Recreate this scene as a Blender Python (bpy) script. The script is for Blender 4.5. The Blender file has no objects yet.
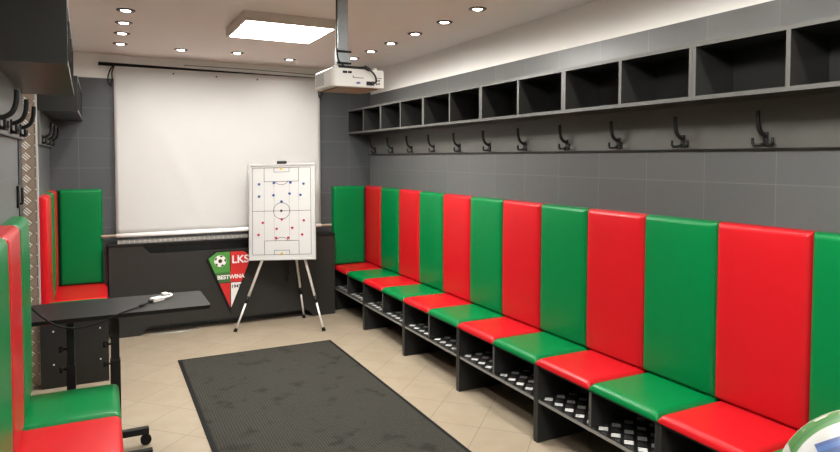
import bpy, bmesh, math, random
from mathutils import Vector, Matrix
random.seed(7)
D = bpy.data
SC = bpy.context.scene
COL = SC.collection
PI = math.pi

# ------------------------------------------------------------------ camera
cd = D.cameras.new('camera'); cam = D.objects.new('camera', cd); COL.objects.link(cam)
cd.sensor_fit = 'HORIZONTAL'; cd.sensor_width = 36.0
cd.lens = 627.34 / 840 * 36.0
cd.shift_y = (183.51 - 226.0) / 840
cd.clip_start = 0.02
yaw, pit, rol = math.radians(26.926), math.radians(2.2415), math.radians(0.1186)
Fw = Vector((math.sin(yaw)*math.cos(pit), math.cos(yaw)*math.cos(pit), -math.sin(pit)))
Rt = Vector((math.cos(yaw), -math.sin(yaw), 0)); Up = Rt.cross(Fw)
R2 = Rt*math.cos(rol) + Up*math.sin(rol); U2 = -Rt*math.sin(rol) + Up*math.cos(rol)
mm = Matrix((R2, U2, -Fw)).transposed().to_4x4(); mm.translation = Vector((0, 0, 1.5803))
cam.matrix_world = mm
SC.camera = cam

# ------------------------------------------------------------------ world, exposure, lamp powers
w = D.worlds.new('world'); SC.world = w; w.use_nodes = True
w.node_tree.nodes['Background'].inputs[0].default_value = (0.9, 0.93, 1.0, 1)
w.node_tree.nodes['Background'].inputs[1].default_value = 0.05
vs = SC.view_settings
vs.view_transform = 'Standard'; vs.look = 'None'; vs.gamma = 1.0; vs.use_curve_mapping = False
vs.exposure = 1.0
SPOT_W = 11.0          # each recessed spotlight
PANEL_E = 46.0         # luminance of the square ceiling panels
LENS_E = 14.0
WARM = (1.0, 0.95, 0.88)

# ------------------------------------------------------------------ key dimensions (metres)
P = 0.43               # one seat
Y0 = 6.2247            # back wall
XR = 2.563             # right wall
XL = -0.39             # left wall beyond the door
YF = -1.25             # wall behind the photographer
ZC = 2.50
DY0, DY1 = 3.86, 5.0   # doorway in the left wall
LROT = math.radians(1.1)   # the left wall this side of the door stands slightly askew

# ------------------------------------------------------------------ materials
def nmat(name):
    m = D.materials.new(name); m.use_nodes = True
    nt = m.node_tree
    return m, nt, nt.nodes['Principled BSDF']
def N(nt, t, **kw):
    n = nt.nodes.new(t)
    for k, v in kw.items(): setattr(n, k, v)
    return n
def math_n(nt, op, a, b=None, c=None):
    n = N(nt, 'ShaderNodeMath', operation=op)
    for i, v in enumerate((a, b, c)):
        if v is None: continue
        if isinstance(v, (int, float)): n.inputs[i].default_value = v
        else: nt.links.new(v, n.inputs[i])
    return n.outputs[0]
def mixc(nt, fac, a, b):
    n = N(nt, 'ShaderNodeMix', data_type='RGBA')
    if isinstance(fac, (int, float)): n.inputs[0].default_value = fac
    else: nt.links.new(fac, n.inputs[0])
    for i, v in ((6, a), (7, b)):
        if isinstance(v, tuple): n.inputs[i].default_value = (*v[:3], 1)
        else: nt.links.new(v, n.inputs[i])
    return n.outputs[2]
def coords(nt):
    tc = N(nt, 'ShaderNodeTexCoord'); s = N(nt, 'ShaderNodeSeparateXYZ')
    nt.links.new(tc.outputs['Object'], s.inputs[0])
    return tc.outputs['Object'], s.outputs[0], s.outputs[1], s.outputs[2]
def noise(nt, vec, scale, detail=3, rough=0.5):
    n = N(nt, 'ShaderNodeTexNoise'); n.inputs['Scale'].default_value = scale
    n.inputs['Detail'].default_value = detail; n.inputs['Roughness'].default_value = rough
    nt.links.new(vec, n.inputs['Vector']); return n.outputs[0]
def ramp(nt, v, a, b):
    n = N(nt, 'ShaderNodeMapRange'); nt.links.new(v, n.inputs[0])
    n.inputs[1].default_value = a; n.inputs[2].default_value = b
    return n.outputs[0]
def bump(nt, bs, h, strength=0.2, dist=0.002):
    b = N(nt, 'ShaderNodeBump'); b.inputs['Strength'].default_value = strength
    b.inputs['Distance'].default_value = dist
    nt.links.new(h, b.inputs['Height']); nt.links.new(b.outputs[0], bs.inputs['Normal'])

def simple(name, col, rough=0.5, metal=0.0, spec=0.5, grain=0.0, gscale=60, bumps=0.0, bscale=300, coat=0.0):
    m, nt, bs = nmat(name)
    bs.inputs['Roughness'].default_value = rough; bs.inputs['Metallic'].default_value = metal
    bs.inputs['Specular IOR Level'].default_value = spec
    bs.inputs['Coat Weight'].default_value = coat
    v, x, y, z = coords(nt)
    f = noise(nt, v, gscale)
    d = tuple(c*(1-grain) for c in col); u = tuple(min(1, c*(1+grain)) for c in col)
    nt.links.new(mixc(nt, f, d, u), bs.inputs['Base Color'])
    if bumps: bump(nt, bs, noise(nt, v, bscale, 2), bumps, 0.001)
    return m
def emis(name, col, s):
    m, nt, bs = nmat(name)
    bs.inputs['Base Color'].default_value = (*col, 1)
    bs.inputs['Emission Color'].default_value = (*col, 1)
    bs.inputs['Emission Strength'].default_value = s
    return m
def tiles(name, axis, u0, w_, z0, h_, col, grout, gap=0.0035, rough=0.33):
    m, nt, bs = nmat(name)
    v, x, y, z = coords(nt)
    a = {'x': x, 'y': y}[axis]
    pa = math_n(nt, 'DIVIDE', math_n(nt, 'SUBTRACT', a, u0), w_)
    pb = math_n(nt, 'DIVIDE', math_n(nt, 'SUBTRACT', z, z0), h_)
    def line(p, size):
        f = math_n(nt, 'FRACT', p)
        d = math_n(nt, 'MINIMUM', f, math_n(nt, 'SUBTRACT', 1.0, f))
        return math_n(nt, 'LESS_THAN', d, gap/2/size)
    g = math_n(nt, 'MAXIMUM', line(pa, w_), line(pb, h_))
    cv = N(nt, 'ShaderNodeCombineXYZ')
    nt.links.new(math_n(nt, 'FLOOR', pa), cv.inputs[0]); nt.links.new(math_n(nt, 'FLOOR', pb), cv.inputs[1])
    wn = N(nt, 'ShaderNodeTexWhiteNoise'); nt.links.new(cv.outputs[0], wn.inputs['Vector'])
    c1 = mixc(nt, wn.outputs[0], tuple(c*0.93 for c in col), tuple(c*1.06 for c in col))
    sp = noise(nt, v, 45, 4)
    c2 = mixc(nt, math_n(nt, 'MULTIPLY', sp, 0.22), c1, tuple(c*0.6 for c in col))
    nt.links.new(mixc(nt, g, c2, grout), bs.inputs['Base Color'])
    bs.inputs['Roughness'].default_value = rough
    hh = math_n(nt, 'ADD', math_n(nt, 'MULTIPLY', g, -1.0), math_n(nt, 'MULTIPLY', noise(nt, v, 30, 2), 0.25))
    bump(nt, bs, hh, 0.22, 0.002)
    return m
def floor_tiles():
    m, nt, bs = nmat('beige_floor_tile')
    v, x, y, z = coords(nt); s = 0.3135; k = math.sqrt(0.5)
    pa = math_n(nt, 'DIVIDE', math_n(nt, 'SUBTRACT', math_n(nt, 'MULTIPLY', math_n(nt, 'SUBTRACT', y, x), k), 0.793), s)
    pb = math_n(nt, 'DIVIDE', math_n(nt, 'SUBTRACT', math_n(nt, 'MULTIPLY', math_n(nt, 'ADD', y, x), k), 3.568), s)
    def line(p):
        f = math_n(nt, 'FRACT', p)
        d = math_n(nt, 'MINIMUM', f, math_n(nt, 'SUBTRACT', 1.0, f))
        return math_n(nt, 'LESS_THAN', d, 0.004/2/s)
    g = math_n(nt, 'MAXIMUM', line(pa), line(pb))
    cv = N(nt, 'ShaderNodeCombineXYZ')
    nt.links.new(math_n(nt, 'FLOOR', pa), cv.inputs[0]); nt.links.new(math_n(nt, 'FLOOR', pb), cv.inputs[1])
    wn = N(nt, 'ShaderNodeTexWhiteNoise'); nt.links.new(cv.outputs[0], wn.inputs['Vector'])
    c1 = mixc(nt, wn.outputs[0], (0.275, 0.227, 0.166), (0.298, 0.249, 0.184))
    c2 = mixc(nt, ramp(nt, noise(nt, v, 6, 5, 0.6), 0.35, 0.75), c1, (0.245, 0.198, 0.140))
    nt.links.new(mixc(nt, g, c2, (0.135, 0.11, 0.08)), bs.inputs['Base Color'])
    bs.inputs['Roughness'].default_value = 0.36
    bump(nt, bs, math_n(nt, 'MULTIPLY', g, -1.0), 0.2, 0.002)
    return m
def tread(name, ax, base, bar, cell, metal, rough, org=(0.0, 0.0), faint=0.0, size=0.42, nbar=5, duty=0.55):
    """chequered plate: diamond-shaped patches of raised bars on a flat plate"""
    m, nt, bs = nmat(name)
    v, x, y, z = coords(nt)
    A = {'x': x, 'y': y, 'z': z}
    a, b = math_n(nt, 'SUBTRACT', A[ax[0]], org[0]), math_n(nt, 'SUBTRACT', A[ax[1]], org[1])
    k = math.sqrt(0.5)
    p = math_n(nt, 'ADD', math_n(nt, 'DIVIDE', math_n(nt, 'MULTIPLY', math_n(nt, 'ADD', a, b), k), cell), 100.5)
    q = math_n(nt, 'ADD', math_n(nt, 'DIVIDE', math_n(nt, 'MULTIPLY', math_n(nt, 'SUBTRACT', b, a), k), cell), 100.5)
    fp, fq = math_n(nt, 'FRACT', p), math_n(nt, 'FRACT', q)
    par = math_n(nt, 'MODULO', math_n(nt, 'ADD', math_n(nt, 'FLOOR', p), math_n(nt, 'FLOOR', q)), 2.0)
    par = math_n(nt, 'LESS_THAN', par, 0.5)
    def ins(f): return math_n(nt, 'LESS_THAN', math_n(nt, 'ABSOLUTE', math_n(nt, 'SUBTRACT', f, 0.5)), size)
    inside = math_n(nt, 'MULTIPLY', ins(fp), ins(fq))
    def bars(f): return math_n(nt, 'LESS_THAN', math_n(nt, 'FRACT', math_n(nt, 'MULTIPLY', math_n(nt, 'SUBTRACT', f, 0.5-size), nbar/(2*size))), duty)
    one = math_n(nt, 'MULTIPLY', math_n(nt, 'MULTIPLY', inside, bars(fp)), par)
    two = math_n(nt, 'MULTIPLY', math_n(nt, 'MULTIPLY', inside, bars(fq)), math_n(nt, 'SUBTRACT', 1.0, par))
    mask = math_n(nt, 'ADD', one, math_n(nt, 'MULTIPLY', two, faint))  # half the patches painted brighter, as if catching light
    nt.links.new(mixc(nt, mask, base, bar), bs.inputs['Base Color'])
    bs.inputs['Metallic'].default_value = metal; bs.inputs['Roughness'].default_value = rough
    bump(nt, bs, math_n(nt, 'ADD', one, two), 0.4, 0.002)
    return m
def mat_ribbed():
    m, nt, bs = nmat('ribbed_mat_carpet')
    v, x, y, z = coords(nt)
    rib = math_n(nt, 'SINE', math_n(nt, 'MULTIPLY', x, 2*PI/0.0165))
    rib01 = ramp(nt, rib, -1, 1)
    n1 = ramp(nt, noise(nt, v, 170, 3, 0.7), 0.35, 0.65)
    c = mixc(nt, rib01, (0.012, 0.0115, 0.0095), (0.036, 0.0345, 0.028))
    c = mixc(nt, math_n(nt, 'MULTIPLY', n1, 0.55), c, (0.050, 0.048, 0.040))
    blot = ramp(nt, noise(nt, v, 6.5, 3, 0.5), 0.57, 0.68)
    c = mixc(nt, math_n(nt, 'MULTIPLY', blot, 0.55), c, (0.008, 0.0075, 0.0065))
    nt.links.new(c, bs.inputs['Base Color'])
    bs.inputs['Roughness'].default_value = 0.95; bs.inputs['Specular IOR Level'].default_value = 0.15
    bump(nt, bs, math_n(nt, 'ADD', rib01, math_n(nt, 'MULTIPLY', n1, 0.6)), 0.6, 0.003)
    return m
def screen_mat():
    m, nt, bs = nmat('screen_fabric')
    v, x, y, z = coords(nt)
    nt.links.new(mixc(nt, noise(nt, v, 3, 3), (0.86, 0.85, 0.83), (0.88, 0.87, 0.85)), bs.inputs['Base Color'])
    bs.inputs['Roughness'].default_value = 0.85; bs.inputs['Specular IOR Level'].default_value = 0.2
    mp = N(nt, 'ShaderNodeMapping'); mp.inputs['Rotation'].default_value = (0, 0.5, 0); mp.inputs['Scale'].default_value = (1.6, 1, 0.5)
    nt.links.new(v, mp.inputs[0])
    bump(nt, bs, noise(nt, mp.outputs[0], 1.6, 2, 0.4), 0.12, 0.04)
    return m
def ball_mat():
    m, nt, bs = nmat('football_skin')
    v, x, y, z = coords(nt)
    # green band curving along one side of the ball, blue panel in its middle; directions fixed to the ball
    def plane(n):
        return math_n(nt, 'ADD', math_n(nt, 'ADD', math_n(nt, 'MULTIPLY', x, n[0]), math_n(nt, 'MULTIPLY', y, n[1])), math_n(nt, 'MULTIPLY', z, n[2]))
    def band(t, lo, hi): return math_n(nt, 'MULTIPLY', math_n(nt, 'GREATER_THAN', t, lo), math_n(nt, 'LESS_THAN', t, hi))
    a, b, d = plane(BALL_U), plane(BALL_V), plane(BALL_W)
    up = math_n(nt, 'MULTIPLY', math_n(nt, 'GREATER_THAN', b, 0.045), math_n(nt, 'GREATER_THAN', a, -0.056))
    green = math_n(nt, 'MULTIPLY', band(d, 0.022, 0.060), up)
    stripe = math_n(nt, 'MULTIPLY', band(d, 0.047, 0.052), up)
    sq = math_n(nt, 'MULTIPLY', ramp(nt, noise(nt, v, 55, 1), 0.50, 0.54), band(d, 0.028, 0.041))
    script = math_n(nt, 'MULTIPLY', math_n(nt, 'MULTIPLY', sq, up), math_n(nt, 'GREATER_THAN', a, -0.036))
    blue = math_n(nt, 'MULTIPLY', band(b, -0.01, 0.076), math_n(nt, 'MULTIPLY', math_n(nt, 'GREATER_THAN', d, 0.05), math_n(nt, 'GREATER_THAN', a, -0.030)))
    line = math_n(nt, 'MULTIPLY', blue, math_n(nt, 'GREATER_THAN', math_n(nt, 'SINE', math_n(nt, 'MULTIPLY', b, 700)), 0.2))
    dark = math_n(nt, 'MULTIPLY', band(b, -0.01, 0.060), math_n(nt, 'GREATER_THAN', d, 0.05))
    c = mixc(nt, green, (0.25, 0.247, 0.233), (0.018, 0.085, 0.010))
    c = mixc(nt, stripe, c, (0.005, 0.06, 0.015))
    c = mixc(nt, script, c, (0.25, 0.247, 0.233))
    c = mixc(nt, blue, c, (0.012, 0.055, 0.17))
    c = mixc(nt, line, c, (0.006, 0.028, 0.11))
    c = mixc(nt, dark, c, mixc(nt, ramp(nt, noise(nt, v, 45, 3), 0.42, 0.50), (0.17, 0.18, 0.22), (0.008, 0.012, 0.06)))
    nt.links.new(c, bs.inputs['Base Color']); bs.inputs['Roughness'].default_value = 0.38
    seam = math_n(nt, 'LESS_THAN', math_n(nt, 'ABSOLUTE', math_n(nt, 'SUBTRACT', b, 0.082)), 0.0010)
    bump(nt, bs, math_n(nt, 'ADD', math_n(nt, 'MULTIPLY', seam, -1.0), math_n(nt, 'MULTIPLY', noise(nt, v, 700, 1), 0.15)), 0.3, 0.002)
    return m

M = {}
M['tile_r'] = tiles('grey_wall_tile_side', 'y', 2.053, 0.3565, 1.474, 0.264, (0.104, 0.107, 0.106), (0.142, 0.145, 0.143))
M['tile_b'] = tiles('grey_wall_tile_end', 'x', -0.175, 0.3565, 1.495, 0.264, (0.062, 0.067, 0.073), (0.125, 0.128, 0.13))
M['tile_l_shade'] = tiles('grey_wall_tile_left_shade', 'y', 0.0, 0.3565, 1.487, 0.264, (0.080, 0.084, 0.085), (0.125, 0.127, 0.126))  # darker tile tone paints in the shade on the far left wall
M['paint'] = simple('white_wall_paint', (0.87, 0.86, 0.83), 0.8, grain=0.02, gscale=8, bumps=0.05, bscale=200)
M['ceil'] = simple('ceiling_paint', (0.93, 0.895, 0.885), 0.85, grain=0.015, gscale=5, bumps=0.04, bscale=200)
M['floor'] = floor_tiles()
M['lam'] = simple('graphite_laminate', (0.019, 0.019, 0.018), 0.33, spec=0.3, grain=0.08, gscale=40, bumps=0.03)
M['edge'] = simple('grey_edge_band', (0.068, 0.068, 0.063), 0.42, grain=0.02)  # edge banding, painted lighter because front edges face the light
M['shelfedge'] = simple('shelf_edge_strip', (0.20, 0.195, 0.18), 0.4, grain=0.03)
M['board'] = simple('graphite_hook_board', (0.085, 0.083, 0.075), 0.42, grain=0.08, gscale=30)
M['red'] = simple('red_vinyl', (0.40, 0.006, 0.010), 0.34, spec=0.25, grain=0.03, gscale=12, bumps=0.05, bscale=500)
M['green'] = simple('green_vinyl', (0.0, 0.135, 0.033), 0.34, spec=0.2, grain=0.03, gscale=12, bumps=0.05, bscale=500)
M['black'] = simple('black_metal', (0.006, 0.006, 0.006), 0.5, spec=0.3, grain=0.1)
M['rubber'] = simple('black_rubber', (0.008, 0.008, 0.008), 0.8, spec=0.15, grain=0.2)
M['ribbed'] = mat_ribbed()
M['matedge'] = simple('mat_rubber_border', (0.007, 0.007, 0.0066), 0.8, spec=0.15, grain=0.2)
M['jamb'] = tread('chequer_plate_painted_reflection', 'xz', (0.30, 0.225, 0.165), (0.80, 0.78, 0.74), 0.053, 0.45, 0.38, (-0.452, 0.02), 0.10, 0.41, 3, 0.5)  # brown base paints in the reflected floor, pale bars their glints
M['tread'] = tread('chequer_plate_shelf_glints', 'xy', (0.012, 0.012, 0.012), (0.85, 0.85, 0.83), 0.060, 0.15, 0.30, (0.03, 0.05), 0.06, 0.36, 3, 0.8)  # black base and pale bars paint in dark reflections and glints
M['sill'] = tread('chequer_plate_sill', 'xy', (0.40, 0.38, 0.36), (0.8, 0.79, 0.77), 0.03, 0.7, 0.35)
M['alu'] = simple('aluminium', (0.55, 0.54, 0.52), 0.45, metal=0.5, grain=0.05)
M['galv'] = simple('galvanised_steel', (0.33, 0.36, 0.38), 0.42, metal=0.7, grain=0.15, gscale=25)
M['silver'] = simple('pale_tube_metal', (0.74, 0.73, 0.70), 0.35, metal=0.3, grain=0.03)
M['screen'] = screen_mat()
M['wood'] = simple('pale_wood', (0.50, 0.43, 0.32), 0.5, grain=0.12, gscale=50)
M['white'] = simple('white_plastic', (0.74, 0.73, 0.70), 0.4, grain=0.02)
M['lamp_white'] = simple('white_lamp_housing', (0.60, 0.53, 0.47), 0.55, grain=0.02)
M['wb'] = simple('whiteboard_enamel', (0.435, 0.435, 0.425), 0.22, grain=0.01)
M['wbframe'] = simple('whiteboard_frame', (0.42, 0.42, 0.41), 0.35, metal=0.2)
M['ink'] = simple('grey_marking_ink', (0.03, 0.035, 0.035), 0.6)
M['blue'] = simple('blue_magnet', (0.012, 0.05, 0.20), 0.4)
M['redm'] = simple('red_magnet', (0.34, 0.012, 0.03), 0.4)
M['yel'] = simple('yellow_magnet', (0.48, 0.29, 0.02), 0.4)
M['ctop'] = simple('black_table_laminate', (0.005, 0.005, 0.005), 0.42, spec=0.2, grain=0.1, gscale=80)
M['cover'] = simple('dark_brown_grey_cover', (0.0205, 0.019, 0.017), 0.45, spec=0.3, grain=0.1, gscale=30)
M['cg'] = simple('crest_green', (0.05, 0.20, 0.03), 0.45, grain=0.25, gscale=9)
M['cr'] = simple('crest_red', (0.44, 0.012, 0.012), 0.45, grain=0.2, gscale=9)
M['cw'] = simple('crest_white', (0.64, 0.63, 0.61), 0.45)
M['cdark'] = simple('crest_dark_green', (0.025, 0.10, 0.025), 0.5)
M['blk'] = simple('print_black', (0.01, 0.01, 0.01), 0.5)
M['badge'] = simple('blue_badge', (0.08, 0.16, 0.42), 0.4)
M['panel_e'] = emis('panel_diffuser', (1.0, 0.975, 0.93), PANEL_E)
M['lens_e'] = emis('spot_lens', (1.0, 0.93, 0.84), LENS_E)
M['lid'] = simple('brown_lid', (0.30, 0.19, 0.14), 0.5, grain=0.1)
M['rim'] = simple('spot_rim', (0.10, 0.085, 0.075), 0.4, metal=0.3)

# ------------------------------------------------------------------ mesh helpers
def box(bm, x0, x1, y0, y1, z0, z1, mi=0, front=None, bevel=0.0, seg=2):
    """axis-aligned box; faces whose normal is along `front` (e.g. '+x') get material 1"""
    vs_ = [bm.verts.new((x, y, z)) for x in (x0, x1) for y in (y0, y1) for z in (z0, z1)]
    idx = {'-x': (0, 1, 3, 2), '+x': (4, 6, 7, 5), '-y': (0, 4, 5, 1), '+y': (2, 3, 7, 6), '-z': (0, 2, 6, 4), '+z': (1, 5, 7, 3)}
    fs = []
    for k, q in idx.items():
        f = bm.faces.new([vs_[i] for i in q]); f.material_index = 1 if (front and k in front) else mi
        fs.append(f)
    if bevel:
        es = list({e for f in fs for e in f.edges})
        bmesh.ops.bevel(bm, geom=es, offset=bevel, segments=seg, profile=0.5, affect='EDGES')
    return fs
def ring(c, t, r, n, ref=None):
    t = t.normalized()
    ref = ref or (Vector((0, 0, 1)) if abs(t.z) < 0.95 else Vector((1, 0, 0)))
    a = t.cross(ref).normalized(); b = t.cross(a).normalized()
    return [c + a*r*math.cos(2*PI*i/n) + b*r*math.sin(2*PI*i/n) for i in range(n)]
def tube(bm, pts, r, n=10, mi=0, ref=None):
    pts = [Vector(p) for p in pts]
    rr = r if isinstance(r, (list, tuple)) else [r]*len(pts)
    prev = None; first = None; ax_a = None
    for i, p in enumerate(pts):
        t = (pts[min(i+1, len(pts)-1)] - pts[max(i-1, 0)]).normalized()
        if ax_a is None or (ax_a - t*ax_a.dot(t)).length < 1e-4:
            ax_a = t.cross(Vector((0, 0, 1)) if abs(t.z) < 0.95 else Vector((1, 0, 0)))
        ax_a = (ax_a - t*ax_a.dot(t)).normalized(); ax_b = t.cross(ax_a)
        vv = [bm.verts.new(p + ax_a*rr[i]*math.cos(2*PI*k/n) + ax_b*rr[i]*math.sin(2*PI*k/n)) for k in range(n)]
        if prev:
            for k in range(n):
                f = bm.faces.new((prev[k], prev[(k+1) % n], vv[(k+1) % n], vv[k])); f.smooth = True; f.material_index = mi
        else: first = vv
        prev = vv
    for q in (first, prev):
        f = bm.faces.new(q); f.material_index = mi
def smooth_path(pts, k=8):
    pts = [Vector(p) for p in pts]; out = []
    for i in range(len(pts)-1):
        p0, p1, p2, p3 = pts[max(i-1, 0)], pts[i], pts[i+1], pts[min(i+2, len(pts)-1)]
        for j in range(k):
            t = j/k
            out.append(0.5*((2*p1) + (p2-p0)*t + (2*p0-5*p1+4*p2-p3)*t*t + (3*p1-p0-3*p2+p3)*t**3))
    out.append(pts[-1]); return out
def prism(bm, poly, axis, a0, a1, mi=0):
    """polygon in the plane normal to axis, extruded from a0 to a1"""
    def mk(u, v, a):
        return {'y': (u, a, v), 'x': (a, u, v), 'z': (u, v, a)}[axis]
    A = [bm.verts.new(mk(u, v, a0)) for u, v in poly]; B = [bm.verts.new(mk(u, v, a1)) for u, v in poly]
    n = len(poly)
    fs = [bm.faces.new(A), bm.faces.new(B)]
    for i in range(n): fs.append(bm.faces.new((A[i], A[(i+1) % n], B[(i+1) % n], B[i])))
    for f in fs: f.material_index = mi
    return fs
def disc(bm, c, r, h, axis, n=20, mi=0):
    d = {'x': Vector((1, 0, 0)), 'y': Vector((0, 1, 0)), 'z': Vector((0, 0, 1))}[axis]
    c = Vector(c); tube(bm, [c, c + d*h], r, n, mi)
def pad_mesh(w_, h_, t, r=0.020, bulge=0.006, sr=None):
    """upholstered pad: base in z=0, x 0..w, y 0..h, front bulging to z=t"""
    bm = bmesh.new()
    def axis_vals(L):
        e = [r*(1-math.cos(PI/2*i/6)) for i in range(7)]
        mid = [r + (L-2*r)*i/8 for i in range(1, 8)]
        return e + mid + [L - v for v in reversed(e)]
    X, Yv = axis_vals(w_), axis_vals(h_)
    def prof(d): 
        q = min(d/r, 1.0); return math.sqrt(max(0, 1-(1-q)**2))
    t0 = t - r
    g = []
    for x in X:
        row = []
        for y in Yv:
            fx, fy = prof(min(x, w_-x)), prof(min(y, h_-y))
            bx, by = 1-(2*x/w_-1)**2, 1-(2*y/h_-1)**2
            row.append(bm.verts.new((x, y, t0 + r*min(fx, fy, (fx*fy)**0.8 if fx*fy > 0 else 0) + bulge*(bx*by)**0.45)))
        g.append(row)
    for i in range(len(X)-1):
        for j in range(len(Yv)-1):
            f = bm.faces.new((g[i][j], g[i+1][j], g[i+1][j+1], g[i][j+1])); f.smooth = True
    loop = [g[i][0] for i in range(len(X))] + [g[-1][j] for j in range(1, len(Yv))] + [g[i][-1] for i in range(len(X)-2, -1, -1)] + [g[0][j] for j in range(len(Yv)-2, 0, -1)]
    base = [bm.verts.new((v.co.x, v.co.y, 0)) for v in loop]
    n = len(loop)
    for i in range(n):
        bm.faces.new((base[i], base[(i+1) % n], loop[(i+1) % n], loop[i]))
    bm.faces.new(list(reversed(base)))
    return bm
def xform(bm, m): bmesh.ops.transform(bm, matrix=m, verts=bm.verts)
def obj(name, bm, mats, parent=None, fix=True):
    if fix: bmesh.ops.recalc_face_normals(bm, faces=bm.faces)
    me = D.meshes.new(name); bm.to_mesh(me); bm.free()
    for m in (mats if isinstance(mats, (list, tuple)) else [mats]): me.materials.append(m)
    o = D.objects.new(name, me); COL.objects.link(o)
    if parent: o.parent = parent
    return o
def tag(o, label, cat, group=None, kind=None):
    o['label'] = label; o['category'] = cat
    if group: o['group'] = group
    if kind: o['kind'] = kind
    return o
def thing(name, label, cat, loc=(0, 0, 0), rz=0.0, group=None):
    o = D.objects.new(name, None); COL.objects.link(o); o.empty_display_size = 0.1
    o.location = loc; o.rotation_euler = (0, 0, rz)
    return tag(o, label, cat, group)
def struct(name, bm, m):
    o = obj(name, bm, m); o['kind'] = 'structure'; return o
def dup(root, loc, rz, label):
    def cp(o, parent):
        c = o.copy(); COL.objects.link(c)
        if parent: c.parent = parent
        for ch in list(o.children): cp(ch, c)
        return c
    r = cp(root, None); r.location = loc; r.rotation_euler = (0, 0, rz); r['label'] = label
    return r
def text(name, s, size, depth, mat, parent, loc, rot=(PI/2, 0, 0), bold=0.0, align='CENTER'):
    cu = D.curves.new(name, 'FONT'); cu.body = s; cu.size = size; cu.extrude = depth; cu.offset = bold
    cu.align_x = align; cu.align_y = 'CENTER'
    tmp = D.objects.new(name, cu); COL.objects.link(tmp)
    bpy.context.view_layer.update()
    me = D.meshes.new_from_object(tmp.evaluated_get(bpy.context.evaluated_depsgraph_get()))
    D.objects.remove(tmp); D.curves.remove(cu)
    me.materials.clear(); me.materials.append(mat); me.name = name
    o = D.objects.new(name, me); COL.objects.link(o); o.parent = parent
    o.location = loc; o.rotation_euler = rot
    return o
ORD = ['first', 'second', 'third', 'fourth', 'fifth', 'sixth', 'seventh', 'eighth', 'ninth', 'tenth', 'eleventh', 'twelfth', 'thirteenth', 'fourteenth']

# ------------------------------------------------------------------ room shell
bm = bmesh.new(); box(bm, -0.95, XR+0.1, YF-0.1, Y0+0.1, -0.12, 0.0); struct('floor', bm, M['floor'])
bm = bmesh.new(); box(bm, -0.95, XR+0.1, YF-0.1, Y0+0.1, ZC, ZC+0.12); struct('ceiling', bm, M['ceil'])
TR, TB = 2.258, 2.286
bm = bmesh.new()
box(bm, XR, XR+0.1, YF, Y0, 0, TR, 0); box(bm, XR+0.006, XR+0.1, YF, Y0, TR, ZC, 1)
struct('wall_right', bm, [M['tile_r'], M['paint']])
bm = bmesh.new()
box(bm, -0.95, XR+0.1, Y0, Y0+0.1, 0, TB, 0); box(bm, -0.95, XR+0.1, Y0+0.006, Y0+0.1, TB, ZC, 1)
struct('wall_back', bm, [M['tile_b'], M['paint']])
bm = bmesh.new()
box(bm, -0.95, XR+0.1, YF-0.1, YF, 0, ZC, 1)
struct('wall_front', bm, [M['tile_b'], M['paint']])
bm = bmesh.new()   # left wall beyond the door, its head over the door, and the askew stretch this side of it
box(bm, XL-0.30, XL, DY1, Y0, 0, TB, 0); box(bm, XL-0.30, XL-0.006, DY1, Y0, TB, ZC, 1)
box(bm, XL-0.30, XL-0.006, DY0, DY1, 2.12, TB, 0); box(bm, XL-0.30, XL-0.006, DY0, DY1, TB, ZC, 1)
def xl(y): return XL + 0.014 + (DY0-y)*math.tan(LROT)
for z0, z1, off, mi in ((0, TB, 0, 0), (TB, ZC, 0.006, 1)):
    prism(bm, [(xl(DY0)-off, DY0), (xl(YF)-off, YF), (XL-0.30, YF), (XL-0.30, DY0)], 'z', z0, z1, mi)
struct('wall_left', bm, [M['tile_l_shade'], M['paint']])
# doorway: dark frame on the near jamb, door leaf set back in the reveal, chequer plate on the far jamb
bm = bmesh.new()
box(bm, XL-0.29, xl(DY0)+0.004, DY0-0.010, DY0+0.035, 0, 2.12); box(bm, XL-0.29, XL+0.004, DY0+0.035, DY1-0.004, 2.08, 2.12)
prism(bm, [(xl(DY0)+0.004, DY0-0.011), (xl(3.73)+0.004, 3.73), (xl(3.73)-0.01, 3.73), (xl(DY0)-0.01, DY0-0.011)], 'z', 0, 2.16)
struct('trim_1', bm, M['black'])
bm = bmesh.new()
box(bm, XL-0.62+0.29, XL-0.29, DY1-0.006, DY1-0.001, 0.0, 2.08)
box(bm, XL-0.29, XL+0.003, DY1-0.006, DY1-0.001, 0.0, 2.08)
jo = struct('trim_2', bm, M['jamb'])
bm = bmesh.new(); box(bm, XL-0.007, XL+0.004, DY1-0.0095, DY1-0.006, 0, 2.08); box(bm, XL+0.001, XL+0.005, DY1-0.006, DY1+0.024, 0, 2.08)
lip = obj('corner_edge', bm, M['alu'], jo)
d1 = D.objects.new('door_1', None); COL.objects.link(d1); d1['kind'] = 'structure'; d1.location = (XL-0.27, DY0+0.035, 0)
bm = bmesh.new(); box(bm, -0.02, 0.02, 0.002, DY1-DY0-0.045, 0.005, 2.075, bevel=0.002)
obj('door_leaf', bm, M['lam'], d1)
bm = bmesh.new(); box(bm, 0.02, 0.028, 0.85, 0.89, 0.95, 1.15, bevel=0.003); tube(bm, [(0.028, 0.87, 1.07), (0.06, 0.87, 1.07), (0.065, 0.85, 1.07), (0.065, 0.75, 1.07)], 0.009)
obj('door_handle', bm, M['alu'], d1)

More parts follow.
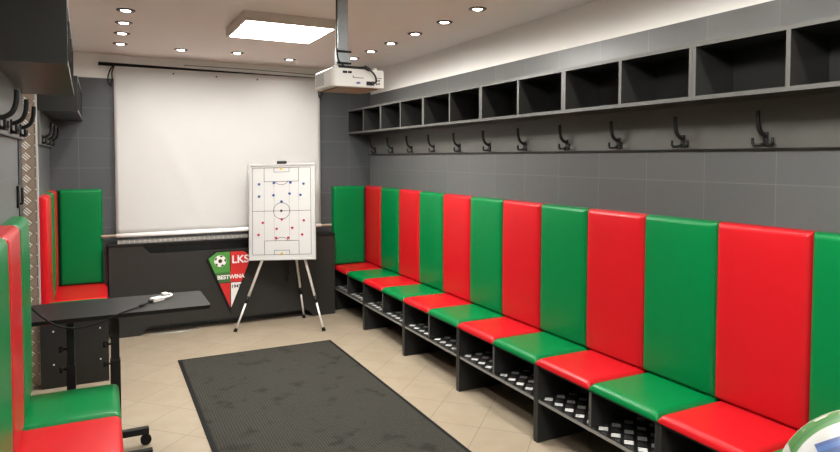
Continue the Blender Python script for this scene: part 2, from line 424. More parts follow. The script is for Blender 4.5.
# ------------------------------------------------------------------ coat racks (open cubbies above, hook board below)
def hook_bm(y, dz=0.0):
    b = bmesh.new(); x0 = 0.018; z0 = -0.169-dz
    box(b, x0, x0+0.008, y-0.012, y+0.012, z0-0.032, z0+0.030, bevel=0.002)
    up = smooth_path([(x0+0.004, y, z0+0.012), (x0+0.024, y, z0+0.018), (x0+0.046, y, z0+0.036), (x0+0.058, y, z0+0.072), (x0+0.061, y, z0+0.118)], 6)
    tube(b, up, [0.0095]*(len(up)-1)+[0.0095], 8)
    for s in (-1, 1):
        lo = [(x0+0.004, y+s*0.004, z0-0.018), (x0+0.014, y+s*0.022, z0-0.026), (x0+0.023, y+s*0.042, z0-0.026), (x0+0.026, y+s*0.046, z0-0.020), (x0+0.026, y+s*0.046, z0+0.004)]
        tube(b, lo, 0.0065, 8)
    return b
def make_rack(label, n, pitch, group, dz=0.0):
    t = thing('coat_rack', label, 'coat rack', group=group)
    d, h, th = 0.25, 0.249, 0.018; L = n*pitch
    b = bmesh.new()
    box(b, 0.0, d, 0, L, 0, th, front='+x'); box(b, 0.0, d, 0, L, h-th, h, front='+x')
    box(b, 0.0, d, 0.0005, th, th, h-th, front='+x'); box(b, 0.0, d, L-th, L-0.0005, th, h-th, front='+x')
    obj('cubby_case', b, [M['lam'], M['edge']], t)
    b = bmesh.new(); box(b, 0.0, 0.005, th, L-th, th, h-th); obj('back_panel', b, M['lam'], t)
    for k in range(1, n):
        b = bmesh.new(); box(b, 0.005, d-0.0005, k*pitch-th/2, k*pitch+th/2, th, h-th, front='+x'); obj('divider', b, [M['lam'], M['edge']], t)
    b = bmesh.new(); box(b, 0.0, 0.018, 0, L, -0.209-dz, 0); obj('hook_board', b, M['board'], t)
    b = bmesh.new(); box(b, 0.0, 0.020, 0, L, -0.2135-dz, -0.209-dz); obj('bottom_rail', b, M['black'], t)
    for k in range(n): obj('hook', hook_bm((k+0.5)*pitch-0.022, dz), M['black'], t)
    return t
rg = 'coat racks along the right wall'
lab = lambda i: 'dark two-cubby coat rack with hooks on the right wall, %s from the back corner' % ORD[i]
r0 = None
for i in range(6):
    loc = (XR-0.0005, Y0-2*P*i-0.0005, 1.839)
    if r0 is None:
        r0 = make_rack(lab(0), 2, P, rg); r0.location = loc; r0.rotation_euler = (0, 0, PI)
    else: dup(r0, loc, PI, lab(i))
ra = make_rack('dark coat rack with hooks on the left wall, beyond the doorway near the screen', 3, 0.407, 'coat racks on the left wall', 0.022)
ra.location = (XL+0.0005, DY1+0.001, 1.905)
rb = make_rack('dark grey coat rack in the top left corner, over the near left bench', 3, 0.43, 'coat racks on the left wall', 0.030)
rb.location = (xl(DY0-1.292)+0.001, DY0-1.292, 1.915); rb.rotation_euler = (0, 0, LROT)

# ------------------------------------------------------------------ benches with cushions and shoe shelf
def seat_mesh(w_, d):
    b = pad_mesh(d, w_, 0.036, r=0.033, bulge=0.004)
    return b
def make_bench(label, cols, widths, group, depth=0.427):
    ed = [sum(widths[:i]) for i in range(len(widths)+1)]; L = ed[-1]; th = 0.018
    t = thing('locker_bench', label, 'bench', group=group)
    for a in (0.0005, L-th-0.0005):
        b = bmesh.new(); box(b, 0.0, depth-0.006, a, a+th, 0, 0.440); obj('side_panel', b, M['lam'], t)
    for e in ed[1:-1]:
        b = bmesh.new(); box(b, 0.006, depth-0.010, e-th/2, e+th/2, 0.252, 0.425, front='+x'); obj('divider', b, [M['lam'], M['edge']], t)
    b = bmesh.new(); box(b, 0.006, depth-0.010, th, L-th, 0.228, 0.246, front='+x'); sh = obj('shoe_shelf', b, [M['lam'], M['shelfedge']], t)
    b = bmesh.new(); box(b, 0.008, depth-0.014, th+0.002, L-th-0.002, 0.246, 0.2495); obj('tread_plate', b, M['tread'], sh)
    b = bmesh.new(); box(b, 0.0, 0.006, th, L-th, 0.02, 0.440); obj('back_panel', b, M['lam'], t)
    b = bmesh.new(); box(b, 0.006, depth-0.012, th, L-th, 0.425, 0.440); obj('top_board', b, M['lam'], t)
    for k, c in enumerate(cols):
        b = seat_mesh(widths[k]-0.001, depth-0.003); xform(b, Matrix.Translation((0.003, ed[k]+0.0005, 0.440)))
        o = obj('seat_cushion', b, M[c], t); o['label'] = '%s padded vinyl seat' % c
    return t
bg = 'red and green benches along the right wall'
blab = lambda i: 'bench with red and green seats along the right wall, %s from the back corner' % ORD[i]
# local y runs towards the camera once turned by 180 degrees
b0 = None
for i in range(6):
    loc = (XR-0.0005, Y0-2*P*i-0.0005, 0)
    if b0 is None:
        b0 = make_bench(blab(0), ['red', 'green'], [P, P], bg); b0.location = loc; b0.rotation_euler = (0, 0, PI)
    else: dup(b0, loc, PI, blab(i))
ba = make_bench('dark bench with red and green seats in the far left corner, behind the table', ['red', 'green', 'red'], [0.34, 0.27, 0.681], 'benches along the left wall', depth=0.423)
ba.location = (XL+0.0005, DY1-0.069, 0)
for (x, z) in ((0.078, 0.392), (0.078, 0.162), (0.364, 0.385), (0.364, 0.163)):
    b = bmesh.new(); disc(b, (x, -0.003, z), 0.0055, 0.004, 'y', 10); obj('screw_cap', b, M['white'], ba)
bb = make_bench('dark bench with green and red seats in the bottom left foreground', ['green', 'red', 'green'], [P]*3, 'benches along the left wall', depth=0.423)
bb.location = (-0.363, 3.41-3*P, 0)

# ------------------------------------------------------------------ upholstered wall pads
PH = 1.294 - 0.4775
pad_me = {}
def wall_pad(col, label, w_, group, t=0.064):
    key = (col, round(w_, 4), t)
    if key not in pad_me:
        b = pad_mesh(w_-0.002, PH + (0.016 if t < 0.06 else 0), t, r=0.028, bulge=0.006)
        # pad lies in x-y with front +z -> stand it up: front to local +x, width along local y, height z
        xform(b, Matrix(((0, 0, 1, 0), (1, 0, 0, 0.001), (0, 1, 0, 0), (0, 0, 0, 1))))
        bmesh.ops.recalc_face_normals(b, faces=b.faces)
        me = D.meshes.new('wall_pad'); b.to_mesh(me); b.free(); me.materials.append(M[col]); pad_me[key] = me
    o = D.objects.new('wall_pad', pad_me[key]); COL.objects.link(o)
    return tag(o, label, 'wall pad', group)
for i in range(12):
    c = ('red', 'green')[i % 2]
    ya, yb = Y0-P*i, Y0-P*(i+1)
    ya += 0.010; yb += 0.010
    if i == 0: ya = Y0-0.004
    o = wall_pad(c, 'tall %s backrest pad on the right wall, %s %s one from the back corner' % (c, ORD[i//2], c), ya-yb, 'backrest pads on the right wall')
    o.location = (XR-0.0005, ya, 0.4780); o.rotation_euler = (0, 0, PI)
o = wall_pad('green', 'green vinyl backrest pad on the back wall, in the right corner beside the whiteboard', 0.350, 'backrest pads on the back wall')
o.location = (2.129, Y0-0.0005, 0.4780); o.rotation_euler = (0, 0, -PI/2)
o = wall_pad('green', 'green vinyl backrest pad on the back wall, left of the projection screen', 0.335, 'backrest pads on the back wall', 0.058)
o.location = (-0.332, Y0-0.0005, 0.4780); o.rotation_euler = (0, 0, -PI/2)
for k, (c, lb) in enumerate((('red', 'red vinyl backrest pad on the left wall right beside the chequered door jamb'),
                             ('green', 'thin-looking green vinyl backrest pad between two red ones on the far left wall'),
                             ('red', 'red vinyl backrest pad on the far left wall touching the back corner'))):
    e = (5.002, 5.47, 5.81, 6.158)
    o = wall_pad(c, lb, e[k+1]-e[k], 'backrest pads on the far left wall', 0.048); o.location = (XL+0.0005, e[k], 0.4780)
for k, (c, lb) in enumerate((('green', 'green vinyl backrest pad on the near left wall, closest to the doorway'),
                             ('red', 'red vinyl backrest pad on the near left wall'),
                             ('green', 'green vinyl backrest pad at the left edge of the photo'))):
    y = 3.37-(k+1)*P
    o = wall_pad(c, lb, P, 'backrest pads on the near left wall')
    o.location = (xl(y)+0.002, y, 0.4980); o.rotation_euler = (0, 0, LROT)

# ------------------------------------------------------------------ black latch on the door frame
t = thing('wall_latch', 'small black latch on the left wall above the near green pad', 'latch', (xl(3.62)+0.001, 3.62, 1.335), LROT)
b = bmesh.new(); box(b, 0, 0.010, 0.0, 0.05, 0, 0.11, bevel=0.003); obj('plate', b, M['black'], t)
b = bmesh.new(); tube(b, [(0.008, 0.025, 0.02), (0.020, 0.025, 0.022), (0.022, 0.025, 0.032), (0.022, 0.025, 0.10)], 0.006); obj('lever', b, M['black'], t)

# ------------------------------------------------------------------ radiator cover under the screen
YC = 6.06
t = thing('radiator_cover', 'long dark radiator cover with slanted vent cut-outs below the projection screen', 'radiator cover', (0, 0, 0))
X0, X1 = 0.045, 2.105; ZT = 0.828
b = bmesh.new()
poly = [(X0, 0.0), (0.285, 0.0), (0.365, 0.075), (1.82, 0.075), (1.88, 0.0), (X1, 0.0), (X1, ZT-0.018), (1.86, ZT-0.018), (1.80, ZT-0.098), (0.375, ZT-0.098), (0.315, ZT-0.018), (X0, ZT-0.018)]
prism(b, poly, 'y', YC, YC+0.018); obj('front_panel', b, M['cover'], t)
b = bmesh.new(); box(b, X0-0.012, X1, YC-0.012, Y0-0.001, ZT-0.018, ZT, bevel=0.002); obj('top_board', b, M['black'], t)
for a in (X0, X1-0.018):
    b = bmesh.new(); box(b, a, a+0.018, YC+0.018, Y0-0.001, 0, ZT-0.018); obj('side_panel', b, M['cover'], t)
b = bmesh.new(); box(b, 0.115, 1.25, YC+0.035, Y0-0.002, ZT, ZT+0.022); obj('tread_plate', b, M['sill'], t)
b = bmesh.new(); box(b, X0+0.03, X1-0.03, YC+0.09, YC+0.13, 0.12, 0.70, bevel=0.01)
obj('radiator', b, M['black'], t)

# ------------------------------------------------------------------ projection screen
t = thing('projection_screen', 'large white pull-down projection screen hanging on the back wall', 'projection screen', (0, 0, 0))
ys = 6.165
b = bmesh.new()
nx, nz = 60, 30; zt, zb = 2.392, 0.905; xa, xb = 0.108, 1.985
g = []
for i in range(nx+1):
    row = []
    for j in range(nz+1):
        u, v_ = i/nx, j/nz
        yy = ys - 0.004*math.sin(PI*v_)*math.sin(2.2*PI*u+0.6) - 0.006*math.exp(-((u-0.08-0.34*v_)/0.045)**2)*min(1, 1.6*v_)*(1-v_)**0.3
        row.append(b.verts.new((xa + (xb-xa)*u + 0.010*v_*(1 if u > 0.5 else 0)*u, yy, zt + (zb-zt)*v_)))
    g.append(row)
for i in range(nx):
    for j in range(nz):
        f = b.faces.new((g[i][j], g[i+1][j], g[i+1][j+1], g[i][j+1])); f.smooth = True
bmesh.ops.solidify(b, geom=b.faces[:], thickness=0.0015)
obj('screen_fabric', b, M['screen'], t)
b = bmesh.new(); tube(b, [(-0.011, 6.185, 2.408), (2.03, 6.185, 2.385)], 0.016, 14); obj('top_rod', b, M['black'], t)
b = bmesh.new(); tube(b, [(-0.012, ys-0.004, 0.893), (2.106, ys-0.004, 0.900)], 0.0125, 14); obj('bottom_dowel', b, M['wood'], t)
b = bmesh.new(); tube(b, [(xa, ys-0.004, 0.8934), (xb+0.01, ys-0.004, 0.8996)], 0.0175, 14); obj('hem', b, M['screen'], t)
for x in (0.085, 1.995):
    zz = 2.36 if x < 1 else 2.33
    b = bmesh.new()
    tube(b, smooth_path([(x+0.03, 6.165, zz+0.035), (x, 6.150, zz), (x-0.022, 6.150, zz-0.075), (x-0.016, 6.150, zz-0.125), (x+0.008, 6.15, zz-0.15)], 5), 0.006, 8)
    tube(b, smooth_path([(x+0.03, 6.165, zz+0.035), (x+0.01, 6.145, zz-0.03), (x+0.012, 6.145, zz-0.10), (x-0.004, 6.15, zz-0.13)], 5), 0.005, 8)
    obj('strap', b, M['black'], t)
for x in (0.60, 0.98, 1.36):
    b = bmesh.new(); disc(b, (x, 6.155, 2.36-0.0113*x), 0.007, 0.008, 'y', 10); obj('rivet', b, M['black'], t)
b = bmesh.new(); tube(b, smooth_path([(0.70, Y0-0.004, 2.445), (1.2, Y0-0.004, 2.447), (1.7, Y0-0.004, 2.44), (2.05, Y0-0.004, 2.432)]), 0.003, 6)
tag(obj('wall_cable', b, M['rim']), 'thin dark cable pinned along the white wall above the screen rod', 'cable')

# ------------------------------------------------------------------ club crest on the radiator cover
t = thing('club_crest', 'shield-shaped red, green and white club crest on the dark radiator cover', 'crest', (1.067, YC-0.002, 0.165))
def P2(dx, z): return (dx, z-0.165)
def shield(y0, y1, pts, m, name, parent=t):
    b = bmesh.new(); prism(b, [P2(*p) for p in pts], 'y', y0, y1); return obj(name, b, m, parent)
W = 0.196; TOPX = 0.122; ZS = 0.652; ZTp = 0.706
shield(-0.022, 0, [(0, 0.143), (W+0.014, ZS-0.006), (TOPX+0.008, ZTp+0.014), (-TOPX-0.008, ZTp+0.014), (-W-0.014, ZS-0.006)], M['black'], 'backing')
def xe(z): return W*(z-0.167)/(ZS-0.167)
zb1, zb2 = 0.515, 0.418     # name band
yf = (-0.025, -0.021)
shield(*yf, [(-0.004, zb1), (-0.004, ZTp), (-TOPX, ZTp), (-W, ZS), (-xe(zb1), zb1)], M['cg'], 'green_quarter')
shield(*yf, [(0.004, zb1), (0.004, ZTp), (TOPX, ZTp), (W, ZS), (xe(zb1), zb1)], M['cr'], 'red_quarter')
shield(*yf, [(-xe(zb2), zb2), (-xe(zb1), zb1), (0, zb1), (0, zb2)], M['cdark'], 'name_band')
shield(*yf, [(xe(zb2), zb2), (xe(zb1), zb1), (0, zb1), (0, zb2)], M['cr'], 'name_band')
shield(*yf, [(-0.004, zb2-0.006), (-xe(zb2-0.006), zb2-0.006), (-0.004, 0.178)], M['cr'], 'red_point')
shield(*yf, [(0.004, zb2-0.006), (xe(zb2-0.006), zb2-0.006), (0.004, 0.178)], M['cw'], 'white_point')
text('lettering', 'LKS', 0.100, 0.001, M['cw'], t, (0.092, -0.0265, 0.628-0.165), bold=0.002)
text('lettering', 'BESTWINA', 0.051, 0.001, M['cw'], t, (0.004, -0.0265, 0.468-0.165), bold=0.0015)
text('lettering', '1947', 0.045, 0.001, M['blk'], t, (0.050, -0.0265, 0.375-0.165), bold=0.001)
b = bmesh.new(); disc(b, (-0.092, -0.028, 0.624-0.165), 0.054, 0.005, 'y', 32); fb = obj('football_emblem', b, M['cw'], t)
b = bmesh.new()
def penta(cx, cz, r, a0, n=5):
    prism(b, [(cx + r*math.sin(a0+2*PI*i/n), cz + r*math.cos(a0+2*PI*i/n)) for i in range(n)], 'y', -0.0292, -0.0282)
cx, cz = -0.092, 0.624-0.165
penta(cx, cz, 0.021, 0.2)
for i in range(5):
    a = 0.2 + 2*PI*i/5
    q = [(cx + 0.052*math.sin(a+d), cz + 0.052*math.cos(a+d)) for d in (-0.36, -0.12, 0.12, 0.36)] + [(cx+0.034*math.sin(a), cz+0.034*math.cos(a))]
    prism(b, q, 'y', -0.0292, -0.0282)
obj('football_patch', b, M['blk'], fb)

# ------------------------------------------------------------------ tactics board on a tripod easel
t = thing('tactics_easel', 'white football tactics board on a tripod easel before the screen', 'easel', (1.49, 5.76, 0))
TL = Vector((1.49, 5.76, 0))
board = D.objects.new('whiteboard', None)
bw, bh = 0.632, 0.905
bm = bmesh.new(); box(bm, -bw/2+0.012, bw/2-0.012, 0.003, 0.012, 0.012, bh-0.012)
board = obj('whiteboard', bm, M['wb'], t)
board.location = (0.0, 0.0, 0.636); board.rotation_euler = (math.radians(-6), math.radians(-1.7), math.radians(-30))
bm = bmesh.new(); fw = 0.020
box(bm, -bw/2, bw/2, -0.006, 0.016, 0, fw, bevel=0.003); box(bm, -bw/2, bw/2, -0.006, 0.016, bh-fw, bh, bevel=0.003)
box(bm, -bw/2, -bw/2+fw, -0.0055, 0.0155, fw, bh-fw, bevel=0.003); box(bm, bw/2-fw, bw/2, -0.0055, 0.0155, fw, bh-fw, bevel=0.003)
obj('frame', bm, M['wbframe'], board)
bm = bmesh.new(); box(bm, -0.045, 0.045, -0.012, 0.022, bh-0.004, bh+0.022, bevel=0.005); obj('clamp', bm, M['black'], board)
# printed pitch. u,v = board fractions (u right, v down) measured over the printed field
fx0, fx1, fz0, fz1 = -0.282, 0.272, 0.052, bh-0.040
def bp(px, py):   # from marks on the 278x400 field drawing to board metres
    u = (px-37)/(279-37); v_ = (py-46)/(411-46); return fx0 + (fx1-fx0)*u, fz1 - (fz1-fz0)*v_
bm = bmesh.new(); lw = 0.0042
def ln(x0, z0, x1, z1, wd=lw):
    d = Vector((x1-x0, z1-z0)).normalized(); n_ = Vector((-d.y, d.x))*wd/2
    prism(bm, [(x0+n_.x, z0+n_.y), (x1+n_.x, z1+n_.y), (x1-n_.x, z1-n_.y), (x0-n_.x, z0-n_.y)], 'y', 0.0022, 0.0032)
def pl(*pts):
    q = [bp(*p) for p in pts]
    for a, c in zip(q, q[1:]): ln(*a, *c)
def arc(cx, cy, r, a0, a1, n=24):
    pl(*[(cx + r*math.cos(a0+(a1-a0)*i/n), cy + r*math.sin(a0+(a1-a0)*i/n)) for i in range(n+1)])
pl((37, 46), (279, 46), (279, 411), (37, 411), (37, 46)); pl((37, 228), (279, 228))
arc(158, 228, 34, 0, 2*PI, 40)
pl((86, 46), (86, 104), (229, 104), (229, 46)); pl((127, 46), (127, 64), (190, 64), (190, 46)); arc(158, 84, 34, 0.63, PI-0.63, 12)
pl((86, 411), (86, 353), (229, 353), (229, 411)); pl((127, 411), (127, 393), (190, 393), (190, 411)); arc(158, 373, 34, -PI+0.63, -0.63, 12)
for px in (86, 127, 190, 229):
    for k in range(26):
        y0 = 104 + k*9.6
        if y0+5 < 353: 
            a, c = bp(px, y0), bp(px, y0+5); ln(*a, *c, 0.0028)
obj('pitch_lines', bm, M['ink'], board)
# legs
apex = Vector((1.60, 5.97, 1.25)) - TL
bm = bmesh.new(); box(bm, apex.x-0.03, apex.x+0.03, apex.y-0.025, apex.y+0.025, apex.z-0.04, apex.z+0.03, bevel=0.006); obj('hub', bm, M['black'], t)
for f in ((1.063, 5.812), (1.799, 5.482), (1.775, 6.035)):
    f3 = Vector((*f, 0.0)) - TL; top = apex + (f3-apex)*0.01; kn = apex + (f3-apex)*0.78
    bm = bmesh.new(); tube(bm, [top, kn], 0.0125, 12); tube(bm, [kn, f3 + (apex-f3)*0.018], 0.0095, 12); lg = obj('leg', bm, M['silver'], t)
    bm = bmesh.new(); d = (f3-apex).normalized(); tube(bm, [kn-d*0.035, kn+d*0.03], 0.0155, 12); obj('collar', bm, M['black'], lg)
    bm = bmesh.new(); tube(bm, [f3 - d*0.035, Vector((f3.x, f3.y, 0.001))], [0.013, 0.019], 12); obj('rubber_foot', bm, M['rubber'], lg)
mid = Vector((1.60, 5.955, 0)) - TL
bm = bmesh.new(); tube(bm, [apex, (mid.x, mid.y, 0.42)], 0.010, 10); tube(bm, [(mid.x, mid.y, 0.47), (mid.x, mid.y, 0.39)], 0.016, 10); obj('centre_post', bm, M['black'], t)
bpy.context.view_layer.update()
BM = board.matrix_world.copy()
def magnet(px, py, m, label):
    u, v_ = bp(px, py)
    b = bmesh.new(); disc(b, (0, 0.0028, 0), 0.0115, -0.009, 'y', 14)
    o = obj('round_magnet', b, m); o.matrix_world = BM @ Matrix.Translation((u, 0, v_))
    tag(o, label, 'magnet', 'magnets on the tactics board')
for px, py, lb in ((65, 114, 'far left of the top blue row'), (127, 110, 'left one on the top penalty box'), (196, 110, 'right one on the top penalty box'), (250, 116, 'far right of the top blue row'),
                   (65, 166, 'far left of the second blue row'), (125, 162, 'second from left in the second blue row'), (192, 156, 'third from left in the second blue row'), (237, 163, 'far right of the second blue row'), (158, 189, 'lone blue one just above the centre circle')):
    magnet(px, py, M['blue'], 'blue round magnet on the tactics board, ' + lb)
for px, py, lb in ((159, 264, 'just below the centre circle'), (250, 270, 'far right of the upper red row'), (80, 277, 'far left of the upper red row'), (202, 300, 'right of the middle red pair'), (137, 303, 'left of the middle red pair'),
                   (62, 327, 'lower far left'), (135, 341, 'left of the pair on the bottom penalty box'), (185, 341, 'right of the pair on the bottom penalty box'), (243, 329, 'lower far right')):
    magnet(px, py, M['redm'], 'red round magnet on the tactics board, ' + lb)
magnet(158, 51, M['yel'], 'yellow round magnet in the top goal of the tactics board')
magnet(158, 407, M['yel'], 'yellow round magnet in the bottom goal of the tactics board')
magnet(157, 228, M['blk'], 'black round magnet on the centre spot of the tactics board')

# ------------------------------------------------------------------ projector on its ceiling mount
t = thing('projector_mount', 'grey steel ceiling pole holding the white projector', 'projector mount', (1.139, 3.15, ZC))
bm = bmesh.new(); box(bm, -0.028, 0.028, -0.018, 0.018, -0.40, -0.006, bevel=0.004); obj('pole', bm, M['galv'], t)
bm = bmesh.new(); box(bm, -0.07, 0.07, -0.07, 0.07, -0.006, -0.0005, bevel=0.002); obj('ceiling_plate', bm, M['galv'], t)
bm = bmesh.new(); box(bm, -0.034, 0.034, -0.024, 0.024, -0.435, -0.345, bevel=0.004); obj('sleeve', bm, M['galv'], t)
bm = bmesh.new()
bm.free()
for z in (-0.36, -0.42):
    bm = bmesh.new(); tube(bm, [(-0.04, -0.027, z), (0.04, -0.027, z)], 0.006, 8); obj('bolt', bm, M['black'], t)
bm = bmesh.new(); box(bm, -0.045, 0.13, -0.05, 0.06, -0.452, -0.435, bevel=0.003)
box(bm, -0.06, -0.03, -0.07, -0.03, -0.458, -0.44); box(bm, 0.12, 0.15, -0.05, -0.02, -0.458, -0.445); obj('bracket_plate', bm, M['black'], t)
bm = bmesh.new(); tube(bm, smooth_path([(0.02, -0.06, -0.452), (-0.02, -0.052, -0.43), (-0.038, -0.030, -0.38), (-0.037, -0.02, -0.2), (-0.037, -0.02, -0.001)]), 0.0045, 8); obj('cable', bm, M['blk'], t)
PROJ = t = thing('projector', 'white ceiling projector hanging upside down before the screen', 'projector', (1.1755, 3.0, 1.944))
bm = bmesh.new(); fs = box(bm, -0.146, 0.146, 0.0, 0.29, 0.0, 0.093)
vert_e = [e for e in bm.edges if abs(e.verts[0].co.z-e.verts[1].co.z) > 0.05]
bmesh.ops.bevel(bm, geom=vert_e, offset=0.028, segments=5, profile=0.5, affect='EDGES')
bmesh.ops.bevel(bm, geom=[e for e in bm.edges if abs(e.verts[0].co.z-e.verts[1].co.z) < 1e-5], offset=0.006, segments=2, profile=0.5, affect='EDGES')
for f in bm.faces: f.smooth = False
obj('housing', bm, M['white'], t)
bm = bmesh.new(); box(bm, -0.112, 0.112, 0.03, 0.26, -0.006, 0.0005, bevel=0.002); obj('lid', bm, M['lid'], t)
def pb(x0, x1, z0, z1, m, name, dpt=0.003):
    bm = bmesh.new(); box(bm, x0, x1, -dpt, 0.001, z0, z1, bevel=0.001); return obj(name, bm, m, t)
pb(-0.088, -0.064, 0.067, 0.079, M['black'], 'port'); pb(-0.060, -0.040, 0.068, 0.079, M['black'], 'port')
pb(-0.034, 0.024, 0.046, 0.0495, M['rim'], 'groove', 0.002); pb(-0.034, -0.030, 0.0495, 0.058, M['rim'], 'groove', 0.002)
pb(0.040, 0.082, 0.012, 0.032, M['black'], 'power_inlet')
for x, z in ((0.094, 0.032), (0.106, 0.034), (0.106, 0.018), (0.094, 0.016)):
    pb(x, x+0.007, z, z+0.009, M['black'], 'port')
pb(0.092, 0.126, 0.050, 0.053, M['rim'], 'groove', 0.002)
bm = bmesh.new(); tube(bm, [(0, 0, 0), (0, -0.003, 0)], 0.012, 20); xform(bm, Matrix.Diagonal((1, 1, 0.45, 1)))
bm2 = obj('badge', bm, M['badge'], t); bm2.location = (-0.005, 0, 0.022)
bm = bmesh.new()
for k in range(9): box(bm, -0.1468, -0.1455, 0.12, 0.26, 0.018+k*0.007, 0.0205+k*0.007)
obj('side_vent', bm, M['rim'], t)
bm = bmesh.new(); tube(bm, [(-0.05, 0.286, 0.045), (-0.05, 0.305, 0.045)], 0.036, 24); obj('lens', bm, M['black'], t)
bm = bmesh.new()
for x, y in ((-0.11, 0.03), (0.10, 0.03), (0.10, 0.25)): tube(bm, [(x, y, 0.092), (x, y, 0.106)], 0.009, 10)
obj('foot', bm, M['silver'], t)
bm = bmesh.new()
o_ = Vector((1.1755, 3.0, 1.944))
tube(bm, smooth_path([Vector(q)+o_ for q in ((0.066, -0.010, 0.024), (0.078, -0.034, 0.026), (0.074, -0.036, 0.055), (0.052, -0.025, 0.085), (0.02, -0.010, 0.100), (-0.02, 0.04, 0.0985))]), 0.0052, 8)
tube(bm, [Vector(q)+o_ for q in ((0.050, -0.024, 0.087), (0.022, -0.011, 0.103))], 0.010, 8)
tube(bm, [Vector(q)+o_ for q in ((0.066, -0.004, 0.022), (0.066, -0.026, 0.022))], 0.009, 8)
xform(bm, Matrix.Translation(-o_)); obj('power_cable', bm, M['blk'], PROJ)

# ------------------------------------------------------------------ ceiling lights
def make_panel(label):
    t = thing('ceiling_panel_light', label, 'ceiling light', group='square ceiling panel lights')
    bm = bmesh.new(); s, o = 0.286, 0.308; h = 0.06
    for a in ((-o, o, -o, -s), (-o, o, s, o), (-o, -s, -s, s), (s, o, -s, s)): box(bm, *a, -h, -0.0005)
    box(bm, -s, s, -s, s, -0.012, -0.001)
    obj('frame', bm, M['lamp_white'], t)
    bm = bmesh.new(); box(bm, -s, s, -s, s, -h+0.002, -h+0.010); obj('diffuser', bm, M['panel_e'], t)
    return t
p0 = make_panel('square lit ceiling panel in the middle of the ceiling, beside the projector pole'); p0.location = (1.108, 4.30, ZC)
dup(p0, (1.108, 1.0, ZC), 0, 'added unseen ceiling panel light above the photographer')  # unseen panel added to brighten the near end of the room
def make_spot(label):
    t = thing('ceiling_spotlight', label, 'ceiling light', group='recessed ceiling spotlights')
    bm = bmesh.new(); n = 24
    prof = [(0.056, -0.0005), (0.054, -0.005), (0.034, -0.0065), (0.0305, -0.003)]
    rings = [[bm.verts.new((r*math.cos(2*PI*i/n), r*math.sin(2*PI*i/n), z)) for i in range(n)] for r, z in prof]
    for a, c in zip(rings, rings[1:]):
        for i in range(n): bm.faces.new((a[i], a[(i+1) % n], c[(i+1) % n], c[i])).smooth = True
    bm.faces.new(rings[0])
    obj('rim', bm, M['rim'], t)
    bm = bmesh.new(); tube(bm, [(0, 0, -0.0035), (0, 0, -0.007)], [0.030, 0.026], 20); obj('lens', bm, M['lens_e'], t)
    ld = D.lights.new('spot_lamp', 'SPOT'); ld.energy = SPOT_W; ld.color = WARM; ld.spot_size = math.radians(165); ld.spot_blend = 0.9; ld.shadow_soft_size = 0.035
    lo = D.objects.new('spot_lamp', ld); COL.objects.link(lo); lo.parent = t; lo.location = (0, 0, -0.02)
    return t
spots = []
for i, y in enumerate((5.606, 5.136, 4.732, 4.333)): spots.append((0.151, y, 'recessed ceiling spotlight in the left row, %s from the screen' % ORD[i]))
for i, (x, y) in enumerate(((0.616, 5.676), (1.07, 5.62), (1.57, 5.76))): spots.append((x, y, 'recessed ceiling spotlight in the row along the screen, %s from the left' % ORD[i]))
for i, y in enumerate((5.42, 5.00, 4.585, 4.157, 3.714, 3.299)): spots.append((2.068, y, 'recessed ceiling spotlight in the right row, %s from the screen' % ORD[i]))
for i, y in enumerate((2.87, 2.44, 2.01, 1.58, 1.15, 0.72)): spots.append((2.075, y, 'added unseen spotlight continuing the right row, %s from the screen' % ORD[i+6]))  # unseen lamps added beyond the visible row to raise the brightness
for i, y in enumerate((3.47, 2.61, 1.75, 0.9)): spots.append((0.151, y, 'added unseen spotlight continuing the left row, %s from the screen' % ORD[i+4]))  # left row likewise extended with added, unseen lamps for brightness
s0 = None
for x, y, lb in spots:
    if s0 is None:
        s0 = make_spot(lb); s0.location = (x, y, ZC)
    else: dup(s0, (x, y, ZC), 0, lb)

# ------------------------------------------------------------------ floor mat
t = thing('floor_mat', 'large dark grey ribbed entrance mat on the beige tiles', 'mat', (0, 0, 0))
mx0, mx1, my0, my1, bd = 0.5075, 1.7536, 2.0, 5.171, 0.027
bm = bmesh.new(); box(bm, mx0+bd, mx1-bd, my0+bd, my1-bd, 0.0005, 0.009); obj('carpet', bm, M['ribbed'], t)
bm = bmesh.new()
for a in ((mx0, mx1, my0, my0+bd), (mx0, mx1, my1-bd, my1), (mx0, mx0+bd, my0+bd, my1-bd), (mx1-bd, mx1, my0+bd, my1-bd)): box(bm, *a, 0.0005, 0.006)
obj('border', bm, M['matedge'], t)

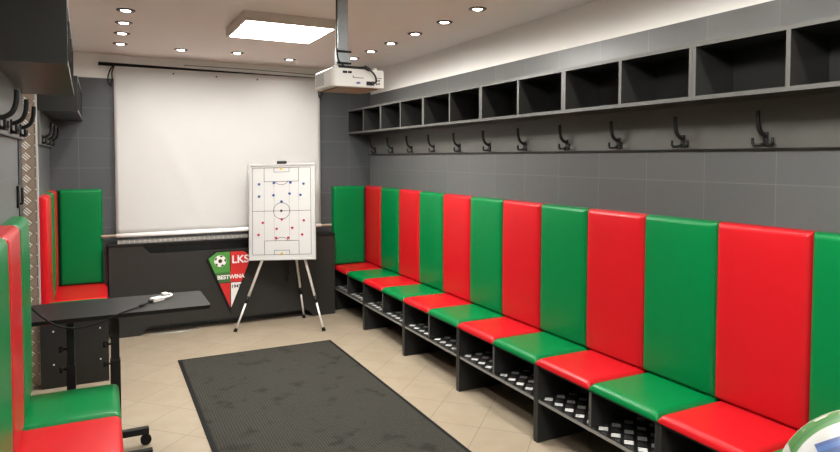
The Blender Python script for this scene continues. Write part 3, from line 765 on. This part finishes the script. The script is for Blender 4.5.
# ------------------------------------------------------------------ black projector table on castors
t = thing('rolling_table', 'narrow black rolling table with adjustable legs beside the near left bench', 'table', (0, 3.665, 0))
ZTB = 0.80
bm = bmesh.new()
def rrect(x0, x1, y0, y1, r, n=6):
    out = []
    for cx, cy, a in ((x1-r, y1-r, 0), (x0+r, y1-r, PI/2), (x0+r, y0+r, PI), (x1-r, y0+r, 1.5*PI)):
        out += [(cx+r*math.cos(a+PI/2*i/n), cy+r*math.sin(a+PI/2*i/n)) for i in range(n+1)]
    return out
prism(bm, rrect(-0.345, 0.510, -0.200, 0.212, 0.025), 'z', ZTB-0.020, ZTB); obj('tabletop', bm, M['ctop'], t)
bm = bmesh.new(); box(bm, -0.22, 0.20, -0.10, 0.10, ZTB-0.045, ZTB-0.020, bevel=0.003); obj('support_plate', bm, M['black'], t)
for x, wd in ((-0.155, 0.0165), (0.050, 0.0205)):
    bm = bmesh.new(); box(bm, x-wd, x+wd, -0.02, 0.02, 0.40, ZTB-0.045, bevel=0.002); box(bm, x-wd-0.004, x+wd+0.004, -0.025, 0.025, 0.105, 0.52, bevel=0.003)
    lg = obj('leg', bm, M['black'], t)
    for z in (0.60, 0.495):
        bm = bmesh.new(); tube(bm, [(x-wd, 0, z), (x-wd-0.022, 0, z)], 0.006, 8); tube(bm, [(x-wd-0.020, 0, z), (x-wd-0.036, 0, z)], 0.017, 12); obj('knob', bm, M['black'], lg)
for y in (-0.232, 0.060):
    bm = bmesh.new(); box(bm, -0.32, 0.212, y-0.018, y+0.018, 0.062, 0.098, bevel=0.003); obj('base_bar', bm, M['black'], t)
    for x in (-0.28, 0.196):
        bm = bmesh.new(); tube(bm, [(x, y-0.012, 0.029), (x, y+0.012, 0.029)], 0.028, 20); tube(bm, [(x, y, 0.045), (x, y, 0.066)], 0.008, 8)
        obj('castor', bm, M['rubber'], t)
bm = bmesh.new(); box(bm, -0.20, -0.06, -0.214, 0.042, 0.066, 0.094); obj('cross_plate', bm, M['black'], t)
# cable and adapter lying on the table
bm = bmesh.new()
tube(bm, smooth_path([(-0.36, 3.425, 0.93), (-0.325, 3.425, 0.905), (-0.27, 3.435, 0.835), (-0.20, 3.44, 0.778), (-0.12, 3.442, 0.757), (-0.02, 3.444, 0.77), (0.06, 3.45, 0.800), (0.10, 3.49, 0.8055), (0.16, 3.56, 0.8055), (0.213, 3.63, 0.809)]), 0.0042, 8)
tube(bm, [(0.165, 3.565, 0.8075), (0.195, 3.605, 0.8075)], 0.0065, 8)
tag(obj('table_cable', bm, M['rubber']), 'black cable hanging over the front edge of the rolling table', 'cable')
t = thing('cable_adapter', 'small white cable adapter lying on the black rolling table', 'adapter', (0.262, 3.685, ZTB+0.0005))
t.rotation_euler = (0, 0, math.radians(35))
bm = bmesh.new(); box(bm, -0.036, 0.032, -0.020, 0.020, 0, 0.022, bevel=0.004); obj('body', bm, M['white'], t)
bm = bmesh.new(); box(bm, -0.056, -0.0315, -0.011, 0.011, 0.002, 0.015, bevel=0.003); obj('plug', bm, M['black'], t)
bm = bmesh.new(); tube(bm, smooth_path([(0.030, 0, 0.010), (0.065, -0.006, 0.012), (0.096, 0.002, 0.014), (0.104, 0.020, 0.018), (0.090, 0.036, 0.018)]), 0.006, 8); obj('lead', bm, M['white'], t)
bm = bmesh.new(); box(bm, 0.066, 0.096, 0.030, 0.052, 0.008, 0.028, bevel=0.004); obj('connector', bm, M['white'], t)

# thin cable on the floor under the radiator cover
bm = bmesh.new(); tube(bm, smooth_path([(0.36, 6.10, 0.005), (0.48, 6.05, 0.004), (0.62, 6.03, 0.004), (0.74, 6.07, 0.004), (0.80, 6.14, 0.004)]), 0.004, 6)
tag(obj('floor_cable', bm, M['galv']), 'thin grey cable on the floor under the radiator cover', 'cable')

# ------------------------------------------------------------------ football in the bottom right corner, on its stand
BC = Vector((0.7535, 0.363, 1.1977)); BR = 0.1083
vd = (BC - Vector((0, 0, 1.5803))).normalized()
sx = vd.cross(Vector((0, 0, 1))).normalized(); sy = sx.cross(vd).normalized()
BALL_V = tuple((sy*0.85 - sx*0.53).normalized()); BALL_U = tuple((sx*0.85 + sy*0.53).normalized()); BALL_W = tuple(-vd)
M['ball'] = ball_mat()
bm = bmesh.new(); bmesh.ops.create_icosphere(bm, subdivisions=5, radius=BR)
for f in bm.faces: f.smooth = True
o = obj('football', bm, M['ball']); o.location = BC
tag(o, 'white football with green and blue panels in the bottom right corner', 'football')
t = thing('ball_stand', 'slim black ball stand holding the football, below the picture edge', 'stand', (BC.x, BC.y, 0))
zc = BC.z - BR
bm = bmesh.new(); tube(bm, [(0, 0, 0.0005), (0, 0, 0.02), (0, 0, 0.03)], [0.15, 0.15, 0.03], 32); obj('base', bm, M['black'], t)
bm = bmesh.new(); tube(bm, [(0, 0, 0.03), (0, 0, zc-0.005)], 0.014, 14); obj('post', bm, M['black'], t)
bm = bmesh.new(); tube(bm, [(0, 0, zc-0.03), (0, 0, zc-0.002)], [0.016, 0.035], 20); obj('cup', bm, M['black'], t)
